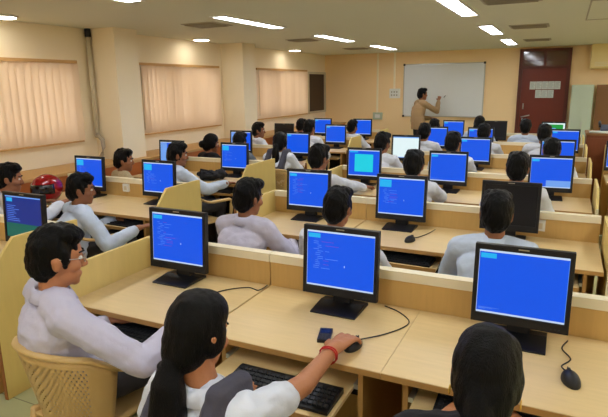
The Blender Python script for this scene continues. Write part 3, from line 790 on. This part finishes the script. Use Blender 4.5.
def person(label, head, yaw=0, hyaw=None, hpitch=-.15, hands=None, sleeve='long', shirt='shirt', skin='skin', hair='short', near=False, group=None, pelvis=None,
           vest=None, glasses=False, stand=False, collar=None, trous='trous', elbow=None, seat_chair=True, sc=1.0, cat='person', chair_pos=None, clab=None, shoulder_lift=(0,0), hdir=None, lean=(0,0,0), slv=.66, wrist_band=False, earring=False, wear=1.0):
    hyaw = yaw if hyaw is None else hyaw
    F = V((math.sin(yaw),math.cos(yaw),0)); Rv = V((math.cos(yaw),-math.sin(yaw),0)); U = V((0,0,1))
    H0 = V(head)
    if pelvis is None: pel = V((H0.x,H0.y,0)) - F*.10
    else: pel = V((pelvis[0],pelvis[1],0))
    base = V((pel.x,pel.y,0))
    H = H0-base
    FH = V((math.sin(hyaw),math.cos(hyaw),0)); RH = V((math.cos(hyaw),-math.sin(hyaw),0))
    P = V((0,0,.93 if stand else .515))
    Nk = H - FH*.03 - U*.145 + V(lean)
    SM = Nk - U*.045 - F*.005
    vox = .0062 if near else .0085
    fr = .0088 if near else .0098
    # joints
    Sh = {s: SM + Rv*s*.178*sc + U*(shoulder_lift[0] if s<0 else shoulder_lift[1]) for s in (-1,1)}
    hd = hands or {}
    Wt = {}
    for s in (-1,1):
        if s in hd: Wt[s] = V(hd[s])-base
        else: Wt[s] = V((0,0,0)) + Rv*s*.13 + F*.42 + U*.68
    El = {}
    for s in (-1,1):
        hint = (elbow or {}).get(s, Rv*s*.7 - U*.8 - F*.25)
        El[s], Wt[s] = ik(Sh[s], Wt[s], .285*sc, .255*sc, V(hint))
    if stand:
        legs = {s: (P+Rv*s*.09, P+Rv*s*.10+F*.02-U*.44, V((0,0,.08))+Rv*s*.11-F*.01) for s in (-1,1)}
    else:
        legs = {s: (P+Rv*s*.09-U*.005, P+Rv*s*.11+F*.42+U*.01, Rv*s*.10+F*.40+U*.08) for s in (-1,1)}
    ax = Matrix((( *Rv,),( *F,),(0,0,1))).transposed().to_4x4()
    hm = Matrix.Translation(H) @ Matrix(((*RH,),(*FH,),(0,0,1))).transposed().to_4x4() @ Matrix.Rotation(hpitch,4,'X')
    mid = P*.5+SM*.5 - F*.035
    def spine(t):   # quadratic through P, mid, SM
        return P*(2*(t-.5)*(t-1)) + mid*(-4*t*(t-1)) + SM*(2*t*(t-.5))
    def torso(bm, e, low=-.10):
        rings = []
        prof = [(-.0,.168,.125),(.2,.155,.118),(.4,.148,.112),(.6,.158,.116),(.8,.168,.112),(.93,.150,.092),(1.03,.09,.07)]
        rings.append((P+U*low, Rv, .15*sc+e, F, .115+e))
        for t,a,b in prof: rings.append((spine(t), Rv, a*sc+e, F, b+e))
        loft(bm, rings, 22)
        for s in (-1,1):
            rcap(bm, SM+Rv*s*.05*sc+U*.012, .056+e, Sh[s]-Rv*s*.015, .052+e)
    # ---- body
    bm = bmesh.new(); I = Matrix()
    ell(bm, hm, (0,0,.012), (.075,.094,.108)); ell(bm, hm, (0,.028,-.062), (.057,.062,.058)); ell(bm, hm, (0,.068,-.098), (.026,.022,.02))
    ell(bm, hm, (0,.070,.026), (.054,.024,.014)); ell(bm, hm, (0,.086,-.066), (.024,.012,.0065)); ell(bm, hm, (0,.083,-.077), (.021,.011,.0065))
    for s in (-1,1):
        ell(bm, hm, (s*.044,.058,-.025), (.026,.03,.024)); ell(bm, hm, (s*.078,-.006,-.010), (.010,.019,.031)); ell(bm, hm, (s*.081,-.010,.004), (.009,.02,.016))
    rcap(bm, hm@V((0,.088,.012)), .0085, hm@V((0,.108,-.028)), .0125, 10); ell(bm, hm, (0,.098,-.034), (.019,.013,.009))
    rcap(bm, Nk-U*.03, .056, hm@V((0,-.018,-.055)), .053)
    torso(bm, -.012)
    for s in (-1,1):
        rcap(bm, Sh[s], .045, El[s], .038); rcap(bm, El[s], .038, Wt[s]-(Wt[s]-El[s]).normalized()*.01, .026)
        d = (Wt[s]-El[s]).normalized()
        dd = V((d.x,d.y,d.z*.35-.05)) if not stand else d
        if hdir and s in hdir: dd = V(hdir[s])
        hand(bm, Wt[s], dd, U if not stand else (Rv*s*.3+U), s, .42 if near else .4, 1.12 if near else 1.0, fr)
        a,b,c = legs[s]
        rcap(bm, a, .06, b, .045); rcap(bm, b, .045, c, .035); rcap(bm, c-U*.03, .03, c-U*.035+F*.12, .026)
    body = blob('person', bm, M[skin], vox, None, 3, loc=tuple(base), fac=.45)
    tag(body, label, cat, group)
    # ---- clothes
    wr = .010*wear
    bm = bmesh.new(); torso(bm, .020, -.10)
    for s in (-1,1):
        u = (Wt[s]-El[s]).normalized()
        if sleeve == 'long':
            rcap(bm, Sh[s], .066, El[s], .060); rcap(bm, El[s], .060, El[s].lerp(Wt[s],.80), .047)
            rcap(bm, El[s].lerp(Wt[s],.80), .043, El[s].lerp(Wt[s],.90), .041)
        else:
            rcap(bm, Sh[s], .062, Sh[s].lerp(El[s],slv), .060)
    rcap(bm, Nk-U*.045, .068, Nk-U*.02+FH*.004, .064)
    sh = blob('shirt', bm, M[shirt], vox, body, 3, wr, 11, (1,1,1), (0,0,0))
    # collar: flared ring round the neck
    bm = bmesh.new(); seg = 24
    ring = []
    for k in range(seg):
        th = 2*PI*k/seg; dv = RH*math.sin(th)+FH*math.cos(th); fr_ = max(0,math.cos(th))
        ring.append([bm.verts.new(Nk + dv*r_ + U*(z_-.022*fr_)) for r_,z_ in ((.062,.032),(.068,.034),(.092,-.016),(.086,-.022))])
    for k in range(seg):
        A,B = ring[k],ring[(k+1)%seg]
        for q in range(4): bm.faces.new((A[q],A[(q+1)%4],B[(q+1)%4],B[q]))
    bmesh.ops.recalc_face_normals(bm, faces=bm.faces[:])
    mk('collar', bm, M[collar or shirt], sh, smooth=True)
    if vest:
        bm = bmesh.new(); rings=[(P-U*.11, Rv,.15*sc+.026,F,.115+.026)]
        for t,a,b in [(0,.168,.125),(.2,.155,.118),(.4,.148,.112),(.6,.156,.116),(.74,.15,.115)]: rings.append((spine(t),Rv,a*sc+.024,F,b+.024))
        loft(bm, rings, 22)
        for s in (-1,1):
            for sg in (-1,1):
                rcap(bm, spine(.70)+Rv*s*.115+F*sg*.105, .045, SM+Rv*s*.112+U*.070+F*sg*.04, .042, 10)
        for s in (-1,1):
            a_ = SM+Rv*s*.112+U*.078
            rcap(bm, a_+F*.045, .040, a_-F*.045, .040, 10)
        blob('pinafore', bm, M[vest], vox, body, 2, .004, 14)
    bm = bmesh.new(); ell(bm, ax, tuple(P-U*.03), (.175*sc,.14,.10))
    for s in (-1,1):
        a,b,c = legs[s]; rcap(bm, a, .085, b, .066); rcap(bm, b, .066, c, .055)
    blob('trousers' , bm, M[trous], .0095, body, 3, .005, 12)
    for s in (-1,1):
        c = legs[s][2]; bm = bmesh.new()
        rcap(bm, V((c.x,c.y,.045))-F*.03, .042, V((c.x,c.y,.038))+F*.14, .036); 
        for v in bm.verts: v.co.z = max(v.co.z, 0.001)
        mk('shoe', bm, M['shoe'], body, smooth=True)
    # ---- eyes, hair
    for s in (-1,1):
        bm = bmesh.new(); ell(bm, hm, (s*.031,.0805,.006), (.0125,.0125,.0095)); ell(bm, hm, (s*.031,.0885,.006), (.0055,.005,.0055), mi=1)
        mk('eye', bm, [M['eyew'],M['eyed']], body, smooth=True)
        bm = bmesh.new(); rcap(bm, hm@V((s*.014,.0975,.030)), .0045, hm@V((s*.05,.078,.032)), .0035, 8); mk('eyebrow', bm, M['hair'], body, smooth=True)
    bm = bmesh.new()
    ell(bm, hm, (0,-.016,.030), (.087,.100,.112)); ell(bm, hm, (0,-.045,-.015), (.078,.072,.085))
    if hair == 'short':
        ell(bm, hm, (.02,.035,.098), (.055,.062,.04)); ell(bm, hm, (-.03,.02,.098), (.05,.06,.04))
        for s in (-1,1): ell(bm, hm, (s*.076,.018,.02), (.012,.022,.034))
    else:
        ell(bm, hm, (0,.01,.062), (.082,.082,.078))
        for s in (-1,1): ell(bm, hm, (s*.066,.005,.0), (.026,.052,.062))
        ell(bm, hm, (0,-.05,-.045), (.074,.066,.07))
        if hair == 'pony':
            q0 = hm@V((0,-.105,-.05)); q = [q0, q0-U*.07-FH*.03, q0-U*.17-FH*.03, q0-U*.28-FH*.02, q0-U*.37-FH*.015]
            rr = [.036,.046,.05,.042,.018]
            for k in range(4): rcap(bm, q[k], rr[k], q[k+1], rr[k+1])
        elif hair == 'pony_side':
            q0 = hm@V((.0,-.095,-.085)); q = [q0, q0-U*.06-F*.025+Rv*.01, q0-U*.16-F*.04+Rv*.02, q0-U*.28-F*.035+Rv*.02, q0-U*.38-F*.03+Rv*.02]
            rr = [.032,.052,.062,.050,.016]
            for k in range(4): rcap(bm, q[k], rr[k], q[k+1], rr[k+1])
        elif hair == 'long':
            q = [hm@V((0,-.07,-.05)), hm@V((0,-.10,-.13)), hm@V((.0,-.11,-.22))]
            for o in (-.04,0,.04):
                for k in range(2): rcap(bm, q[k]+RH*o, .048-.01*k, q[k+1]+RH*o*.6, .04-.018*k)
        elif hair == 'bun':
            ell(bm, hm, (0,-.125,-.02), (.05,.045,.05))
    blob('hair', bm, M['hair'], .006 if near else .008, body, 2, .008 if hair=='short' else .004, 34 if hair=='short' else 22, (1,1,.45))
    if hair in ('pony','pony_side'):
        bm = bmesh.new(); c = hm@V((-.005,-.098,-.082)) if hair == 'pony_side' else hm@V((0,-.108,-.056)); bmesh.ops.create_uvsphere(bm,u_segments=14,v_segments=8,radius=1)
        for v in bm.verts: v.co = c + RH*v.co.x*.036+FH*v.co.y*.036+U*v.co.z*.012
        mk('hair_tie', bm, M['dark'], body, smooth=True)
    if glasses:
        bm = bmesh.new()
        for s in (-1,1):
            pts = [hm@V((s*.031+.022*math.cos(k*PI/8),.104-.006*abs(math.cos(k*PI/8)),.004+.016*math.sin(k*PI/8))) for k in range(17)]
            tube(bm, pts, .0016, 6, cap=False); tube(bm,[hm@V((s*.053,.098,.010)),hm@V((s*.078,.06,.012)),hm@V((s*.084,-.012,.012))],.0017,6)
        tube(bm,[hm@V((-.01,.103,.008)),hm@V((0,.106,.011)),hm@V((.01,.103,.008))],.0016,6)
        mk('glasses', bm, M['alu'], body)
    if wrist_band:
        u = (Wt[1]-El[1]).normalized(); c = Wt[1]-u*.045; a,b = frame_of(u); bm = bmesh.new()
        for o in (-.006,.006):
            tube(bm,[c+u*(o+.004*math.sin(k))+a*math.cos(k*PI/8)*.0345+b*math.sin(k*PI/8)*.0345 for k in range(17)],.003,8,cap=False)
        mk('thread_bracelet', bm, M['red'], body)
    if earring:
        for s in (-1,1):
            bm = bmesh.new(); c = hm@V((s*.088,-.004,-.05)); tube(bm,[c+FH*math.cos(k*PI/8)*.013+U*(math.sin(k*PI/8)*.013) for k in range(17)],.002,6,cap=False); mk('earring', bm, M['gold'], body)
    if seat_chair and not stand:
        cp = chair_pos or (base.x, base.y+.0, yaw)
        chair(cp[0],cp[1],cp[2], clab)
    return body

ROWC = ROWN
# nearest row
person('young man in lavender shirt and glasses, seated at the front left', (-1.80,1.42,1.115), yaw=.45, hyaw=.62, hpitch=-.12,
       hands={1:(-1.39,1.70,.795), -1:(-1.90,1.74,.69)}, shirt='lav', skin='skinl', near=True, glasses=True, pelvis=(-1.84,1.50), sc=1.14, collar='lav', elbow={1:(.55,-.7,-.55), -1:(-.1,-.3,-1)},
       chair_pos=(-1.78,1.54,.06), clab='beige armchair of the man in glasses, largest in the foreground')
person('girl in charcoal pinafore with ponytail reaching for a mouse', (-.972,1.235,1.032), yaw=.2, hyaw=.2, hpitch=-.22, lean=(.045,.0,-.015), slv=.56,
       hands={1:(-.718,1.755,.795), -1:(-1.10,1.47,.66)}, sc=1.04, hdir={1:(.12,1,.0)}, sleeve='short', shirt='shirt', skin='skinl', hair='pony_side', vest='grey_v', near=True, pelvis=(-.90,1.13), wrist_band=True,
       shoulder_lift=(-.01,.01), chair_pos=(-.99,1.16,.05), clab='beige armchair under the girl with the ponytail, front centre')
person('girl in black top seen from behind, front right of photo', (-.125,1.33,1.035), yaw=-.05, hyaw=0, hpitch=-.3,
       shirt='dark', skin='skinl', hair='pony', near=True, pelvis=(-.13,1.22), collar='shirt', earring=True, clab='beige armchair under the girl in black, front right', chair_pos=(-.13,1.2,0))
# second row
person('student with black hair half hidden at the left photo edge', (-4.28,3.0,1.03), yaw=.5, hyaw=.8, clab='beige armchair at the left photo edge, second row', chair_pos=(-4.36,2.95,.2),
       hands={1:(-4.05,3.32,.77),-1:(-4.3,3.30,.76)})
person('young man in white shirt in profile right of the helmet', (-3.43,3.0,.995), yaw=.4, hyaw=.85, hpitch=-.12, hands={1:(-2.99,3.12,.69)}, elbow={1:(.1,-.5,-1)}, shirt='blue',
       clab='beige armchair of the man right of the helmet', chair_pos=(-3.45,2.93,.3), pelvis=(-3.47,2.9))
person('student in white shirt seen from behind, second row, aisle end of middle block', (-1.86,2.99,1.05), yaw=.1, hyaw=.35, shirt='lav', clab='beige armchair behind the front left monitor, second row')
person('student in white shirt seen from behind above the front centre monitor', (-1.22,3.0,1.035), yaw=0, hyaw=.1, clab='beige armchair behind the front centre monitor, second row')
person('student in pale blue shirt in front of the switched-off monitor', (-.29,3.0,1.08), yaw=0, hyaw=-.05, shirt='blue', clab='beige armchair before the switched-off monitor, second row')
# third row
person('man in beige checked shirt in profile near the window pipe', (-4.42,4.5,.985), yaw=.5, hyaw=.95, hpitch=-.1, shirt='plaid', clab='beige armchair of the man in checked shirt, third row', chair_pos=(-4.42,4.42,.15))
person('young man in white shirt in profile reaching along the third row desk', (-3.66,4.5,1.08), yaw=.45, hyaw=.8, hpitch=-.1, hands={1:(-3.20,4.72,.77)}, hdir={1:(-.1,1,-.1)},
       shirt='blue', clab='beige armchair in the aisle, third row, arm and seat in view', chair_pos=(-3.40,4.42,.3), pelvis=(-3.60,4.42))
person('student in white shirt before the turquoise square screen', (-2.02,4.5,1.12), yaw=.25, hyaw=.3, hands={1:(-1.70,5.0,.775)}, clab='beige armchair at the aisle end, third row middle block')
person('student with round black hair, third row centre, behind a blue monitor', (-1.13,4.5,1.10), yaw=.1, hyaw=0, hands={1:(-.98,4.96,.775)}, clab='beige armchair at the centre, third row')
person('student with short hair before the blue screen pale below', (-.30,4.5,1.115), yaw=.1, hyaw=.05, clab='beige armchair at the right, third row middle block')
# fourth row
person('woman in dark clothes with tied hair by the window ledge', (-4.33,6.05,1.02), yaw=.4, hyaw=.8, shirt='dark', hair='bun', clab='beige armchair by the ledge, fourth row', chair_pos=(-4.41,6.0,0))
person('student in grey shirt directly before a monitor, fourth row left block', (-3.83,5.99,1.06), yaw=.1, hyaw=0, shirt='greyblue', clab='beige armchair under the student in grey, fourth row', chair_pos=(-3.835,5.93,0))
person('girl with ponytail and grey pinafore, fourth row by the aisle', (-3.26,6.05,1.07), yaw=.05, hyaw=-.05, sleeve='short', hair='pony', vest='grey_v', clab='beige armchair under the fourth row girl with ponytail', chair_pos=(-3.27,6.0,0))
person('student in white shirt left of the white screen', (-1.90,6.05,1.105), yaw=.2, hyaw=.3, clab='beige armchair left of the white screen, fourth row')
person('student with dark hair overlapping a monitor, fourth row centre', (-1.09,6.05,1.13), yaw=0, hyaw=.1, clab='beige armchair at the centre, fourth row')
person('student low before the right monitor, fourth row middle block', (-.09,6.05,1.09), yaw=0, hyaw=0, clab='beige armchair at the right, fourth row')
# fifth row
person('student in white shirt in profile below the far blind', (-4.46,7.55,1.075), yaw=.5, hyaw=1.1, hpitch=-.05, clab='beige armchair by the ledge, fifth row', chair_pos=(-4.42,7.5,.1))
person('student in white shirt seen from behind, fifth row left block aisle side', (-3.55,7.55,1.13), yaw=0, hyaw=.1, clab='beige armchair at the aisle side, fifth row left block')
person('student seen in front of the teacher\'s legs, fifth row', (-1.76,7.55,1.11), yaw=.1, hyaw=0, clab='beige armchair at the left, fifth row middle block')
person('student with low dark hair before a monitor, fifth row centre', (-.96,7.55,1.12), yaw=.1, hyaw=0, clab='beige armchair at the centre, fifth row')
person('student with dark hair left of the right monitor, fifth row', (-.215,7.55,1.125), yaw=.1, hyaw=.1, clab='beige armchair at the right, fifth row middle block')
# farthest row
person('student near the corner, farthest row by the ledge', (-4.44,9.1,1.04), yaw=.2, hyaw=.3, clab='beige armchair by the ledge, farthest row', chair_pos=(-4.42,9.0,0))
person('student before the farthest left block monitor beside the aisle', (-3.44,9.15,1.03), yaw=.2, hyaw=.3, clab='beige armchair at the aisle side, farthest row')
person('student with hair just below the teacher\'s elbow, farthest row', (-1.97,9.15,1.07), yaw=0, hyaw=0, pelvis=(-1.90,9.05), clab='beige armchair at the left, farthest row middle block')
person('girl with long hair beside the dark monitor, farthest row', (-1.24,9.15,1.13), yaw=0, hyaw=0, hair='long', shirt='blue', clab='beige armchair at the centre, farthest row')
person('student in pale shirt in front of the door, farthest row', (-.54,9.12,1.09), yaw=0, hyaw=0, shirt='blue', clab='beige armchair in front of the door, farthest row')
# teacher at the board
person('standing man in khaki shirt writing on the whiteboard', (-2.78,11.62,1.56), yaw=.95, hyaw=.95, hpitch=-.02, hands={1:(-2.48,11.86,1.42),-1:(-2.62,11.80,1.05)}, sc=1.2, shirt='khaki', skin='skin', stand=True,
       pelvis=(-2.84,11.58), seat_chair=False, elbow={1:(.3,-.5,-.9)})
t = thing('marker_pen','short dark marker held against the whiteboard','pen',(-2.40,12.09,1.50))
bm = bmesh.new(); tube(bm,[(-.012,-.03,-.012),(.0,.07,.02)],.008,8); mk('barrel', bm, M['blackm'], t)
bm = bmesh.new(); tube(bm,[(.0,.07,.02),(.001,.079,.023)],.004,8); mk('tip', bm, M['red'], t)

# ------------------------------------------------------------------ world, camera
w = bpy.data.worlds.new('World'); scn.world = w; w.use_nodes = True
bg = w.node_tree.nodes['Background']; bg.inputs['Color'].default_value = (.88,.95,1,1); bg.inputs['Strength'].default_value = 4.5

cam = bpy.data.cameras.new('camera'); co = bpy.data.objects.new('camera', cam); C.objects.link(co); scn.camera = co
f, yaw, pit, rol = 534.3, math.radians(25.85), math.radians(12.97), math.radians(-.77)
fw = V((-math.sin(yaw)*math.cos(pit), math.cos(yaw)*math.cos(pit), -math.sin(pit))); r0 = V((math.cos(yaw),math.sin(yaw),0)); u0 = r0.cross(fw)
rr = r0*math.cos(rol)+u0*math.sin(rol); uu = rr.cross(fw)
mw = Matrix(((*rr,),(*uu,),(*(-fw),))).transposed().to_4x4(); mw.translation = V((0,0,1.78))
co.matrix_world = mw
cam.sensor_fit = 'HORIZONTAL'; cam.sensor_width = 36; cam.lens = f*36/608; cam.clip_start = .02; cam.clip_end = 100
vs = scn.view_settings; vs.view_transform = 'Standard'; vs.look = 'None'; vs.gamma = 1; vs.use_curve_mapping = False; vs.exposure = 0
scn.cycles.use_denoising = True; scn.cycles.max_bounces = 8; scn.cycles.diffuse_bounces = 4
